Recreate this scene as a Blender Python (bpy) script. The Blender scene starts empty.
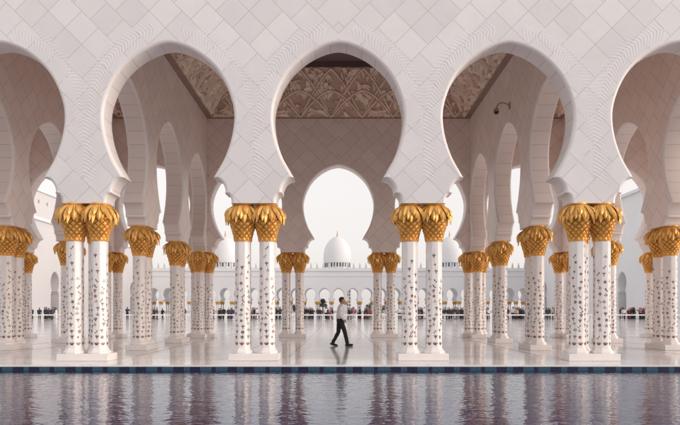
import bpy, bmesh, math, random
import numpy as np
from mathutils import Vector, Matrix, noise
R = math.radians
random.seed(7)
sc = bpy.context.scene
col = sc.collection

# ------------------------------------------------------------------ camera
F_PX = 604.0
cam_d = bpy.data.cameras.new('camera'); cam = bpy.data.objects.new('camera', cam_d); col.objects.link(cam)
cam.location = (0, 0, 1.28); cam.rotation_euler = (R(90), 0, 0)
cam_d.sensor_width = 36; cam_d.sensor_fit = 'HORIZONTAL'; cam_d.lens = 36 * F_PX / 680
cam_d.shift_x = 1.5 / 680; cam_d.shift_y = 98 / 680
cam_d.clip_start = 0.1; cam_d.clip_end = 6000
sc.camera = cam
sc.render.engine = 'CYCLES'
sc.cycles.use_denoising = True
sc.cycles.diffuse_bounces = 10; sc.cycles.max_bounces = 14
sc.view_settings.view_transform = 'Standard'; sc.view_settings.look = 'None'
sc.view_settings.gamma = 1; sc.view_settings.use_curve_mapping = False
sc.view_settings.exposure = 0.95

# ------------------------------------------------------------------ sky and sun
SUN_EL, SUN_AZ = 11, 106          # low hazy sun to the right
w = bpy.data.worlds.new('World'); sc.world = w; w.use_nodes = True
nt = w.node_tree; nt.nodes.clear()
sky = nt.nodes.new('ShaderNodeTexSky'); sky.sky_type = 'NISHITA'; sky.sun_disc = False
sky.sun_elevation = R(SUN_EL); sky.sun_rotation = R(SUN_AZ); sky.air_density = 1.0; sky.dust_density = 4.0; sky.ozone_density = 1.0
hs = nt.nodes.new('ShaderNodeHueSaturation'); hs.inputs['Saturation'].default_value = 0.32
mix = nt.nodes.new('ShaderNodeMixRGB'); mix.inputs[0].default_value = 0.55
mix.inputs[2].default_value = (5.2, 4.86, 4.74, 1)
bg = nt.nodes.new('ShaderNodeBackground'); bg.inputs[1].default_value = 0.13
ow = nt.nodes.new('ShaderNodeOutputWorld')
nt.links.new(sky.outputs[0], hs.inputs['Color']); nt.links.new(hs.outputs[0], mix.inputs[1])
nt.links.new(mix.outputs[0], bg.inputs[0]); nt.links.new(bg.outputs[0], ow.inputs[0])
sd = bpy.data.lights.new('sun', 'SUN'); sd.energy = 0.5; sd.angle = R(30); sd.color = (1, .80, .68)
sun = bpy.data.objects.new('sun', sd); col.objects.link(sun)
_d = Vector((math.sin(R(SUN_AZ)) * math.cos(R(SUN_EL)), math.cos(R(SUN_AZ)) * math.cos(R(SUN_EL)), math.sin(R(SUN_EL))))
sun.rotation_euler = _d.to_track_quat('Z', 'Y').to_euler(); sun.location = (60, 20, 40)

# ------------------------------------------------------------------ helpers
def link(o): col.objects.link(o); return o
def tag(o, label=None, cat=None, group=None, kind=None):
    if label: o['label'] = label
    if cat: o['category'] = cat
    if group: o['group'] = group
    if kind: o['kind'] = kind
    return o
def empty(name, loc, rz=0):
    o = bpy.data.objects.new(name, None); o.location = loc; o.rotation_euler = (0, 0, rz); o.empty_display_size = .2
    return link(o)
def to_obj(name, bm, mats, parent=None, smooth=None, recalc=True):
    if recalc: bmesh.ops.recalc_face_normals(bm, faces=bm.faces)
    me = bpy.data.meshes.new(name); bm.to_mesh(me); bm.free()
    for m in (mats if isinstance(mats, (list, tuple)) else [mats]): me.materials.append(m)
    if smooth is not None:
        me.shade_smooth(); me.set_sharp_from_angle(angle=R(smooth))
    o = bpy.data.objects.new(name, me); link(o)
    if parent: o.parent = parent
    return o
def kids(o): return [c for c in ALLKIDS.get(o.name, [])]
def copy_tree(o, parent=None):
    c = o.copy(); col.objects.link(c)
    if parent: c.parent = parent
    for ch in list(o.children): copy_tree(ch, c)
    return c
def box(bm, x0, x1, y0, y1, z0, z1, mi=0, bev=0):
    vs = [bm.verts.new((x, y, z)) for z in (z0, z1) for y in (y0, y1) for x in (x0, x1)]
    fs = [bm.faces.new([vs[i] for i in q]) for q in ((0, 2, 3, 1), (4, 5, 7, 6), (0, 1, 5, 4), (2, 6, 7, 3), (0, 4, 6, 2), (1, 3, 7, 5))]
    for f in fs: f.material_index = mi
    if bev:
        es = {e for f in fs for e in f.edges}
        bmesh.ops.bevel(bm, geom=list(es), offset=bev, segments=2, affect='EDGES', profile=.5)
def lathe(bm, prof, n=24, c=(0, 0), mi=0, cap=True, rot=0.0):
    rings = []
    for r, z in prof:
        rings.append([bm.verts.new((c[0] + r * math.cos(rot + 2 * math.pi * k / n), c[1] + r * math.sin(rot + 2 * math.pi * k / n), z)) for k in range(n)])
    for a, b in zip(rings, rings[1:]):
        for k in range(n):
            f = bm.faces.new((a[k], a[(k + 1) % n], b[(k + 1) % n], b[k])); f.material_index = mi
    if cap:
        for rg in (rings[0], rings[-1]):
            f = bm.faces.new(rg); f.material_index = mi
def tube(bm, pts, rad, n=8, mi=0):
    pts = [Vector(p) for p in pts]
    rad = rad if isinstance(rad, (list, tuple)) else [rad] * len(pts)
    rings = []; up = Vector((0, 0, 1)); prev = None
    for i, p in enumerate(pts):
        t = (pts[min(i + 1, len(pts) - 1)] - pts[max(i - 1, 0)]).normalized()
        if prev is None:
            a = t.cross(up)
            if a.length < .1: a = t.cross(Vector((1, 0, 0)))
            a.normalize()
        else:
            a = (prev - t * prev.dot(t)).normalized()
        prev = a; b = t.cross(a)
        rings.append([bm.verts.new(p + (a * math.cos(2 * math.pi * k / n) + b * math.sin(2 * math.pi * k / n)) * rad[i]) for k in range(n)])
    for u, v in zip(rings, rings[1:]):
        for k in range(n):
            f = bm.faces.new((u[k], u[(k + 1) % n], v[(k + 1) % n], v[k])); f.material_index = mi
    for rg in (rings[0], rings[-1]):
        f = bm.faces.new(rg); f.material_index = mi
def ball(bm, c, r, seg=12, mi=0, sc3=(1, 1, 1), rot=None):
    m = Matrix.Translation(c) @ (rot if rot else Matrix.Identity(4)) @ Matrix.Diagonal((r * sc3[0], r * sc3[1], r * sc3[2], 1))
    res = bmesh.ops.create_uvsphere(bm, u_segments=seg, v_segments=max(6, seg * 2 // 3), radius=1, matrix=m)
    for v in res['verts']:
        for f in v.link_faces: f.material_index = mi

# ------------------------------------------------------------------ materials
def mat(name, base=(.5, .5, .5), rough=.5, metal=0, spec=.5):
    m = bpy.data.materials.new(name); m.use_nodes = True
    b = m.node_tree.nodes['Principled BSDF']
    b.inputs['Base Color'].default_value = (*base, 1); b.inputs['Roughness'].default_value = rough
    b.inputs['Metallic'].default_value = metal; b.inputs['Specular IOR Level'].default_value = spec
    return m, m.node_tree, b
def N(nt, t, **kw):
    n = nt.nodes.new(t)
    for k, v in kw.items():
        if hasattr(n, k): setattr(n, k, v)
        else: n.inputs[k].default_value = v
    return n
def math_n(nt, op, a, b=None):
    n = nt.nodes.new('ShaderNodeMath'); n.operation = op
    for i, v in enumerate((a, b)):
        if v is None: continue
        if isinstance(v, (int, float)): n.inputs[i].default_value = v
        else: nt.links.new(v, n.inputs[i])
    return n.outputs[0]
def mottled(name, base, var=.12, scale=2.0, rough=.5, metal=0, bump=0, bscale=40, rvar=0):
    m, t, b = mat(name, base, rough, metal)
    tc = N(t, 'ShaderNodeTexCoord')
    nz = N(t, 'ShaderNodeTexNoise', Scale=scale, Detail=6.0, Roughness=.6)
    t.links.new(tc.outputs['Object'], nz.inputs['Vector'])
    rp = N(t, 'ShaderNodeValToRGB')
    rp.color_ramp.elements[0].position = .3; rp.color_ramp.elements[1].position = .7
    rp.color_ramp.elements[0].color = (*[c * (1 - var) for c in base], 1)
    rp.color_ramp.elements[1].color = (*[min(1, c * (1 + var)) for c in base], 1)
    t.links.new(nz.outputs['Fac'], rp.inputs[0]); t.links.new(rp.outputs[0], b.inputs['Base Color'])
    if bump:
        n2 = N(t, 'ShaderNodeTexNoise', Scale=bscale, Detail=5.0); t.links.new(tc.outputs['Object'], n2.inputs['Vector'])
        bp = N(t, 'ShaderNodeBump', Strength=bump, Distance=.01); t.links.new(n2.outputs['Fac'], bp.inputs['Height'])
        t.links.new(bp.outputs[0], b.inputs['Normal'])
    return m
def wall_marble(name, c1, c2, joint, size=.6, rough=.45):
    """white marble squares laid on the diagonal, mirrored about the wall's centre"""
    m, t, b = mat(name, c1, rough)
    tc = N(t, 'ShaderNodeTexCoord'); sp = N(t, 'ShaderNodeSeparateXYZ'); t.links.new(tc.outputs['Object'], sp.inputs[0])
    ax = math_n(t, 'ABSOLUTE', sp.outputs[0])
    cb = N(t, 'ShaderNodeCombineXYZ')
    s = math.sqrt(.5)
    u = math_n(t, 'MULTIPLY', math_n(t, 'ADD', ax, sp.outputs[2]), s)
    v = math_n(t, 'MULTIPLY', math_n(t, 'SUBTRACT', ax, sp.outputs[2]), s)
    t.links.new(math_n(t, 'ADD', u, 40.13), cb.inputs[0]); t.links.new(math_n(t, 'ADD', v, 40.07), cb.inputs[1])
    br = N(t, 'ShaderNodeTexBrick', offset=.5, offset_frequency=3, squash=1.0)
    br.inputs['Scale'].default_value = 1; br.inputs['Mortar Size'].default_value = .0065; br.inputs['Mortar Smooth'].default_value = .3
    br.inputs['Brick Width'].default_value = size; br.inputs['Row Height'].default_value = size; br.inputs['Bias'].default_value = 0
    br.inputs['Color1'].default_value = (*c1, 1); br.inputs['Color2'].default_value = (*c2, 1); br.inputs['Mortar'].default_value = (*joint, 1)
    t.links.new(cb.outputs[0], br.inputs['Vector'])
    nz = N(t, 'ShaderNodeTexNoise', Scale=1.3, Detail=8.0, Roughness=.65, Distortion=.6); t.links.new(tc.outputs['Object'], nz.inputs['Vector'])
    mr = N(t, 'ShaderNodeMapRange'); mr.inputs['To Min'].default_value = .9; mr.inputs['To Max'].default_value = 1.06
    t.links.new(nz.outputs['Fac'], mr.inputs[0])
    mx = N(t, 'ShaderNodeMixRGB', blend_type='MULTIPLY'); mx.inputs[0].default_value = 1
    t.links.new(br.outputs['Color'], mx.inputs[1]); t.links.new(mr.outputs[0], mx.inputs[2]); t.links.new(mx.outputs[0], b.inputs['Base Color'])
    bp = N(t, 'ShaderNodeBump', Strength=.6, Distance=.006, invert=True); t.links.new(br.outputs['Fac'], bp.inputs['Height']); t.links.new(bp.outputs[0], b.inputs['Normal'])
    return m
def voussoir_marble(name, c, joint):
    m, t, b = mat(name, c, .45)
    uv = N(t, 'ShaderNodeUVMap')
    br = N(t, 'ShaderNodeTexBrick', offset=0.0, squash=1.0)
    br.inputs['Scale'].default_value = 1; br.inputs['Mortar Size'].default_value = .007; br.inputs['Mortar Smooth'].default_value = .3
    br.inputs['Brick Width'].default_value = .42; br.inputs['Row Height'].default_value = 5
    br.inputs['Color1'].default_value = (*c, 1); br.inputs['Color2'].default_value = (*[x * .93 for x in c], 1); br.inputs['Mortar'].default_value = (*joint, 1)
    t.links.new(uv.outputs[0], br.inputs['Vector']); t.links.new(br.outputs['Color'], b.inputs['Base Color'])
    bp = N(t, 'ShaderNodeBump', Strength=.6, Distance=.006, invert=True); t.links.new(br.outputs['Fac'], bp.inputs['Height']); t.links.new(bp.outputs[0], b.inputs['Normal'])
    return m
M = {}
M['marble'] = wall_marble('facade_marble', (.765, .737, .745), (.835, .816, .82), (.54, .50, .495))
M['vouss'] = voussoir_marble('voussoir_marble', (.79, .745, .735), (.46, .41, .40))
M['hall'] = wall_marble('hall_marble', (.84, .735, .69), (.90, .79, .745), (.50, .40, .36))
M['hall_vouss'] = voussoir_marble('hall_voussoir_marble', (.83, .73, .69), (.50, .40, .36))
M['plain'] = mottled('plain_marble', (.82, .77, .755), .06, 1.5, .4)
M['shaft'] = mottled('shaft_marble', (.87, .815, .795), .05, 3, .32)
M['relief'] = mottled('relief_marble', (.81, .78, .79), .05, 3, .5)
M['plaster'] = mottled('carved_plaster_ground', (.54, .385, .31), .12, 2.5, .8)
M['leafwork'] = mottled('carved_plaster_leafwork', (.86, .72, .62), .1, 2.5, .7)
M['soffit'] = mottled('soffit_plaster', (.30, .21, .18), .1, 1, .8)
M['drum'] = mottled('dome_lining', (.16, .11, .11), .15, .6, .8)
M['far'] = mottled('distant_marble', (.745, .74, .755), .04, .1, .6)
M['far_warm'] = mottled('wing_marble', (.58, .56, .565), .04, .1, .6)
M['merlon'] = mottled('parapet_marble', (.62, .62, .64), .04, .3, .6)
M['pale_shutter'] = mottled('pale_shutter', (.30, .28, .28), .1, 1, .5)
M['dark_glass'] = mottled('dark_opening', (.05, .045, .05), .2, 1, .3)
M['gold'] = mottled('gilded_plaster', (.82, .44, .115), .25, 7, .42, .38, .35, 60)
M['far_gold'] = mottled('distant_gilding', (.62, .34, .08), .1, 3, .45, .5)
for k, c in dict(fl_dark=(.12, .085, .08), fl_red=(.30, .085, .075), fl_green=(.13, .135, .10), fl_purple=(.17, .09, .095), fl_tan=(.36, .25, .17)).items():
    M[k] = mottled('inlay_' + k[3:] + '_stone', c, .25, 30, .3)
INLAY = [M['fl_dark'], M['fl_red'], M['fl_green'], M['fl_purple'], M['fl_tan']]

def floor_mat():
    m, t, b = mat('polished_white_marble', (.7, .68, .67), .09)
    tc = N(t, 'ShaderNodeTexCoord')
    br = N(t, 'ShaderNodeTexBrick', offset=.0, squash=1.0)
    br.inputs['Scale'].default_value = 1; br.inputs['Mortar Size'].default_value = .01
    br.inputs['Brick Width'].default_value = 1.07; br.inputs['Row Height'].default_value = 1.07
    br.inputs['Color1'].default_value = (.72, .69, .69, 1); br.inputs['Color2'].default_value = (.86, .835, .825, 1); br.inputs['Mortar'].default_value = (.40, .37, .36, 1)
    t.links.new(tc.outputs['Object'], br.inputs['Vector'])
    nz = N(t, 'ShaderNodeTexNoise', Scale=.9, Detail=9.0, Roughness=.7, Distortion=1.2); t.links.new(tc.outputs['Object'], nz.inputs['Vector'])
    mr = N(t, 'ShaderNodeMapRange'); mr.inputs['To Min'].default_value = .86; mr.inputs['To Max'].default_value = 1.08
    t.links.new(nz.outputs['Fac'], mr.inputs[0])
    mx = N(t, 'ShaderNodeMixRGB', blend_type='MULTIPLY'); mx.inputs[0].default_value = 1
    t.links.new(br.outputs['Color'], mx.inputs[1]); t.links.new(mr.outputs[0], mx.inputs[2]); t.links.new(mx.outputs[0], b.inputs['Base Color'])
    n2 = N(t, 'ShaderNodeTexNoise', Scale=2.2, Detail=4.0); t.links.new(tc.outputs['Object'], n2.inputs['Vector'])
    r2 = N(t, 'ShaderNodeMapRange'); r2.inputs['To Min'].default_value = .05; r2.inputs['To Max'].default_value = .16
    t.links.new(n2.outputs['Fac'], r2.inputs[0]); t.links.new(r2.outputs[0], b.inputs['Roughness'])
    bp = N(t, 'ShaderNodeBump', Strength=.05, Distance=.01); t.links.new(n2.outputs['Fac'], bp.inputs['Height']); t.links.new(bp.outputs[0], b.inputs['Normal'])
    return m
M['floor'] = floor_mat()
def water_mat():
    m, t, b = mat('pool_water', (.002, .010, .075), .006); b.inputs['IOR'].default_value = 1.4
    tc = N(t, 'ShaderNodeTexCoord'); mp = N(t, 'ShaderNodeMapping'); mp.inputs['Scale'].default_value = (.9, 1.4, 1)
    t.links.new(tc.outputs['Object'], mp.inputs[0])
    n1 = N(t, 'ShaderNodeTexNoise', Scale=3.3, Detail=1.5, Roughness=.4, Distortion=.4)
    n2 = N(t, 'ShaderNodeTexNoise', Scale=10.5, Detail=1.5, Roughness=.4, Distortion=.2)
    for n in (n1, n2): t.links.new(mp.outputs[0], n.inputs['Vector'])
    h = math_n(t, 'ADD', math_n(t, 'MULTIPLY', n1.outputs['Fac'], .8), math_n(t, 'MULTIPLY', n2.outputs['Fac'], .45))
    bp = N(t, 'ShaderNodeBump', Strength=1.0, Distance=.0095); t.links.new(h, bp.inputs['Height']); t.links.new(bp.outputs[0], b.inputs['Normal'])
    return m
M['water'] = water_mat()
def mosaic(name, c):
    m, t, b = mat(name, c, .25)
    tc = N(t, 'ShaderNodeTexCoord'); sp = N(t, 'ShaderNodeSeparateXYZ'); cb = N(t, 'ShaderNodeCombineXYZ')
    t.links.new(tc.outputs['Object'], sp.inputs[0]); t.links.new(sp.outputs[0], cb.inputs[0]); t.links.new(sp.outputs[2], cb.inputs[1])
    br = N(t, 'ShaderNodeTexBrick', offset=0.0, squash=1.0); br.inputs['Scale'].default_value = 1; br.inputs['Mortar Size'].default_value = .002
    br.inputs['Brick Width'].default_value = .03; br.inputs['Row Height'].default_value = .03
    br.inputs['Color1'].default_value = (*c, 1); br.inputs['Color2'].default_value = (*[x * 1.5 for x in c], 1); br.inputs['Mortar'].default_value = (*[x * .6 for x in c], 1)
    t.links.new(cb.outputs[0], br.inputs['Vector']); t.links.new(br.outputs['Color'], b.inputs['Base Color'])
    return m
M['navy'] = mosaic('navy_mosaic', (.005, .009, .036)); M['teal'] = mosaic('teal_mosaic', (.022, .075, .12))

# ------------------------------------------------------------------ proportions
S = 39.5                      # photograph pixels per metre on the front arcade
EYE = 1.28
B = 4.31                      # one bay
T = .66                       # arcade thickness
YF = 15.63; YR = YF + 3 * B   # centre lines of the front and rear arcades
YM = (YF + YR) / 2
WALL_TOP = 14.0
PIER_Z = (310.5 - 203) / S + EYE
def catmull(pts, k):
    out = []
    for i in range(len(pts) - 1):
        p0 = pts[max(i - 1, 0)]; p1 = pts[i]; p2 = pts[i + 1]; p3 = pts[min(i + 2, len(pts) - 1)]
        for j in range(k):
            t = j / k
            out.append(tuple(.5 * (2 * b + (c - a) * t + (2 * a - 5 * b + 4 * c - d) * t * t + (3 * b - a - 3 * c + d) * t ** 3) for a, b, c, d in zip(p0, p1, p2, p3)))
    out.append(pts[-1]); return out
_up = [(0, 42.3), (7, 43.2), (15, 45.6), (24, 49.6), (33, 55.2), (43, 63.6), (51, 73), (58.5, 86.5), (63.8, 102), (65.5, 115), (64.5, 128), (61.5, 142), (56, 157), (50, 168), (44.8, 177)]
_dn1 = [(44.8, 177), (50.5, 179.2), (54.6, 183.6), (56.6, 189), (56.4, 193)]
_dn2 = [(56.4, 193), (60, 193.9), (62, 197), (62.6, 200), (62.6, 203)]
PROF = [(h / S, (310.5 - y) / S + EYE) for h, y in catmull(_up, 3)[:-1] + catmull(_dn1, 3)[:-1] + catmull(_dn2, 2)]
def offset_prof(P, r):
    out = []
    for i, p in enumerate(P):
        a = Vector(P[max(i - 1, 0)]); b = Vector(P[min(i + 1, len(P) - 1)]); t = (b - a).normalized()
        n = Vector((-t.y, t.x))          # towards the wall body (outwards / up)
        if i == 0: n = Vector((0, 1))
        if i == len(P) - 1: n = Vector((1, 0))
        out.append((p[0] + n.x * r, p[1] + n.y * r))
    zs = out[0][1]
    res = [out[0]]
    for x, z in out[1:]:
        z = min(z, res[-1][1] - 2e-4); res.append((x, z))
    res[-1] = (res[-1][0], P[-1][1])
    if res[-1][1] > res[-2][1] - 1e-4: res[-2] = (res[-2][0], res[-1][1] + 1e-3)
    return res

def arcade_bm(nb, bay=B, th=T, top=WALL_TOP, k=1.0, bev=.075, base_z=None, seg=4):
    """nb arches side by side along X, thickness along Y, centred; k scales the arch; base_z moves its foot"""
    bm = bmesh.new(); uvl = bm.loops.layers.uv.new('UVMap')
    P = [(x * k, (z - EYE) * k + EYE) for x, z in PROF]
    if base_z is not None: P = P + [(P[-1][0], base_z)]
    secs = []
    for i in range(seg + 1):
        a = math.pi / 2 * i / seg
        secs.append((bev * (1 - math.sin(a)), -th / 2 + bev * (1 - math.cos(a))))
    secs += [(o, -d) for o, d in reversed(secs)]
    profs = [(offset_prof(P, o) if o > 1e-5 else [tuple(p) for p in P], d) for o, d in secs]
    arc = [0]
    for a, b in zip(P, P[1:]): arc.append(arc[-1] + math.dist(a, b))
    n = len(P)
    for ib in range(nb):
        cx = (ib - (nb - 1) / 2) * bay
        for sg in (-1, 1):
            grid = [[bm.verts.new((cx + sg * x, d, z)) for x, z in pr] for pr, d in profs]
            for s in range(len(grid) - 1):
                for i in range(n - 1):
                    f = bm.faces.new((grid[s][i], grid[s][i + 1], grid[s + 1][i + 1], grid[s + 1][i])); f.smooth = True
                    f.material_index = 1 if s == len(grid) // 2 - 1 else 2
                    for lp, (ii, ss) in zip(f.loops, ((i, s), (i + 1, s), (i + 1, s + 1), (i, s + 1))):
                        lp[uvl].uv = (arc[ii] + .21, profs[ss][1] + 2)
            for gi, d in ((0, profs[0][1]), (-1, profs[-1][1])):
                pr = profs[gi][0]; g = grid[gi]
                edge = [bm.verts.new((cx + sg * bay / 2, d, z)) for x, z in pr]
                for i in range(n - 1): bm.faces.new((g[i], edge[i], edge[i + 1], g[i + 1]))
                t0 = bm.verts.new((cx, d, top)); t1 = bm.verts.new((cx + sg * bay / 2, d, top))
                bm.faces.new((t0, t1, edge[0], g[0]))
            for s in range(len(grid) - 1):   # foot of the pier
                e0 = bm.verts.new((cx + sg * bay / 2, profs[s][1], P[-1][1])); e1 = bm.verts.new((cx + sg * bay / 2, profs[s + 1][1], P[-1][1]))
                bm.faces.new((grid[s][-1], e0, e1, grid[s + 1][-1]))
    L = nb * bay / 2
    for q in (((-L, -th / 2, top), (L, -th / 2, top), (L, th / 2, top), (-L, th / 2, top)),
              ((-L, -th / 2, P[-1][1]), (-L, th / 2, P[-1][1]), (-L, th / 2, top), (-L, -th / 2, top)),
              ((L, -th / 2, P[-1][1]), (L, th / 2, P[-1][1]), (L, th / 2, top), (L, -th / 2, top))):
        bm.faces.new([bm.verts.new(v) for v in q])
    bmesh.ops.remove_doubles(bm, verts=bm.verts, dist=2e-5)
    bmesh.ops.recalc_face_normals(bm, faces=bm.faces)
    for e in bm.edges:
        e.smooth = all(f.material_index > 0 for f in e.link_faces) and len(e.link_faces) == 2 and e.calc_face_angle(9) < R(35)
    return bm
def arcade_obj(name, bm, mats, parent=None):
    me = bpy.data.meshes.new(name); bm.to_mesh(me); bm.free()
    for m in mats: me.materials.append(m)
    o = bpy.data.objects.new(name, me); link(o)
    if parent: o.parent = parent
    return o

# ------------------------------------------------------------------ ground, courtyard floor, pool
EDGE_Y = 13.93
bm = bmesh.new(); box(bm, -3000, 3000, -3000, 5000, -3.0, -1.2)
tag(to_obj('ground', bm, mottled('sandy_ground', (.34, .30, .26), .15, .02, .9)), kind='structure')
bm = bmesh.new(); box(bm, -220, 220, EDGE_Y + .32, 300, -1.2, 0)
tag(to_obj('courtyard_floor', bm, M['floor']), kind='structure')
bm = bmesh.new()
for X_ in [(q + .5) * B for q in range(-14, 14)]:
    for e_ in (-.78, .78):
        vs = [bm.verts.new((X_ + e_ + a_, y_, .0035)) for a_, y_ in ((-.035, EDGE_Y + 3), (.035, EDGE_Y + 3), (.035, 175), (-.035, 175))]; bm.faces.new(vs)
tag(to_obj('floor_inlay_bands', bm, mottled('grey_inlay_marble', (.52, .49, .49), .1, 2, .1)), kind='structure')
bm = bmesh.new(); box(bm, -220, 220, EDGE_Y, EDGE_Y + .315, -1.2, .004, bev=.012)
tag(to_obj('pool_coping', bm, mottled('coping_marble', (.78, .74, .73), .05, 2, .25)), kind='structure')
bm = bmesh.new(); x = -14.0; i = 0
seq = [('n', .105), ('t', .265), ('n', .24), ('t', .135), ('n', .25), ('t', .245)]
while x < 14:
    k, wd = seq[i % 6]; wd *= random.uniform(.94, 1.06)
    box(bm, x, x + wd - .006, EDGE_Y - .012, EDGE_Y - .001, -.42, -.016, mi=0 if k == 'n' else 1); x += wd; i += 1
tag(to_obj('pool_mosaic_border', bm, [M['navy'], M['teal']]), kind='structure')
bm = bmesh.new(); vs = [bm.verts.new(p) for p in ((-90, -1.2, -.105), (90, -1.2, -.105), (90, EDGE_Y, -.105), (-90, EDGE_Y, -.105))]; bm.faces.new(vs)
tag(to_obj('pool_water', bm, M['water']), kind='structure')

bm = bmesh.new(); box(bm, -220, 220, -160, -1.2, -1.2, 0)
tag(to_obj('plaza_paving', bm, M['floor']), kind='structure')

# ------------------------------------------------------------------ arcades of the prayer hall
fa = empty('front_arcade', (0, YF, 0))
tag(fa, 'white marble front arcade of horseshoe arches along the pool, with carved palm fronds', 'arcade', 'arcades of the hall')
arcade_obj('arcade_wall', arcade_bm(7), [M['marble'], M['vouss'], M['plain']], fa)
# carved fronds on the face
def frond_relief():
    bm = bmesh.new(); y0 = -T / 2
    def leaflet(p, d, side, L, wd, curl):
        """p root, d midrib direction, side +-1, length"""
        n = Vector((-d.y, d.x)) * side
        pts = []
        for j in range(5):
            t = j / 4; q = p + n * (L * t * .80) - d * (L * (.42 * t + curl * t * t))
            pts.append(q)
        vs = []
        for j, q in enumerate(pts):
            t = j / 4; tg = (pts[min(j + 1, 4)] - pts[max(j - 1, 0)]).normalized(); nn = Vector((-tg.y, tg.x))
            ww = wd * (1 - .75 * t) * .5
            hgt = .0078 * (1 - .6 * t)
            vs.append([bm.verts.new((*(q + nn * ww)[:1], y0 - .0005, (q + nn * ww)[1])), bm.verts.new((q.x, y0 - hgt, q.y)), bm.verts.new(((q - nn * ww).x, y0 - .0005, (q - nn * ww).y))])
        for a, b in zip(vs, vs[1:]):
            for c in (0, 1): bm.faces.new((a[c], a[c + 1], b[c + 1], b[c]))
        bm.faces.new(vs[0]); bm.faces.new(vs[-1])
    Z = lambda y: (310.5 - y) / S + EYE
    def half_pier(z):
        for (h0, z0), (h1, z1) in zip(PROF, PROF[1:]):
            if z1 <= z <= z0: return B / 2 - (h0 + (h1 - h0) * (z0 - z) / max(1e-6, z0 - z1))
        return B / 2
    OFF = offset_prof(PROF, .40)
    for ip in range(-3, 3):
        cx = (ip + .5) * B
        z = Z(174)
        while z < Z(112):                      # stem up the pier
            hp = half_pier(z) - .13
            grow = 1.15 if z < Z(140) else .85
            for s in (-1, 1): leaflet(Vector((cx, z)), Vector((0, 1)), s, min(hp * 1.05, .5 * grow), .055, .16 if z < Z(140) else .05)
            z += .098
    for ib in range(-3, 4):                    # fronds round each arch
        cx = ib * B
        for sg in (-1, 1):
            pts = [Vector((min(x, B / 2 - .03), z)) for x, z in OFF if Z(124) < z]
            pts = pts[::-1]                    # from the pier up to the crown
            acc = 0; nxt = .05
            for a, b in zip(pts, pts[1:]):
                seg = (b - a).length; d = (b - a).normalized()
                while nxt <= acc + seg:
                    p = a + d * (nxt - acc)
                    if p.x > .34:
                        for s in (-1, 1):
                            L = .34
                            q = Vector((cx + sg * p.x, p.y)); dd = Vector((sg * d.x, d.y))
                            side = s * sg      # keep "outer" on the same side for both halves
                            if s == 1 and sg * 0 == 0:
                                nrm = Vector((-d.y, d.x))
                                pass
                            nn = Vector((-d.y, d.x)) * s
                            if nn.x > 0: L = min(L, max(.0, (B / 2 - p.x - .015) / max(.2, nn.x * .8)))
                            if L > .08: leaflet(q, dd, s * sg, L, .05, .05)
                    nxt += .092
                acc += seg
    return bm
to_obj('frond_carving', frond_relief(), M['relief'], fa, smooth=50)

ra = empty('rear_arcade', (0, YR, 0))
tag(ra, 'plain rear arcade of horseshoe arches opening from the hall onto the bright courtyard', 'arcade', 'arcades of the hall')
arcade_obj('arcade_wall', arcade_bm(7), [M['hall'], M['hall_vouss'], M['plain']], ra)
side_labels = {-15.085: 'outermost left aisle arcade wall, barely seen beyond the left edge arches', -10.775: 'left outer arcade wall running in depth behind the arch at the left edge',
               -6.465: 'left inner arcade wall running in depth, seen through the arch left of centre', 6.465: 'right inner arcade wall running in depth, with the security camera on it',
               10.775: 'right outer arcade wall running in depth behind the arch at the right edge', 15.085: 'outermost right aisle arcade wall, barely seen beyond the right edge arches'}
wall_mesh = None
for X, lb in side_labels.items():
    if wall_mesh is None:
        o = arcade_obj('depth_arcade', arcade_bm(3), [M['hall'], M['hall_vouss'], M['plain']]); wall_mesh = o
    else:
        o = wall_mesh.copy(); link(o)
    o.location = (X, YM, .003); o.rotation_euler = (0, 0, R(90))
    tag(o, lb, 'arcade', 'arcades of the hall')

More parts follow.
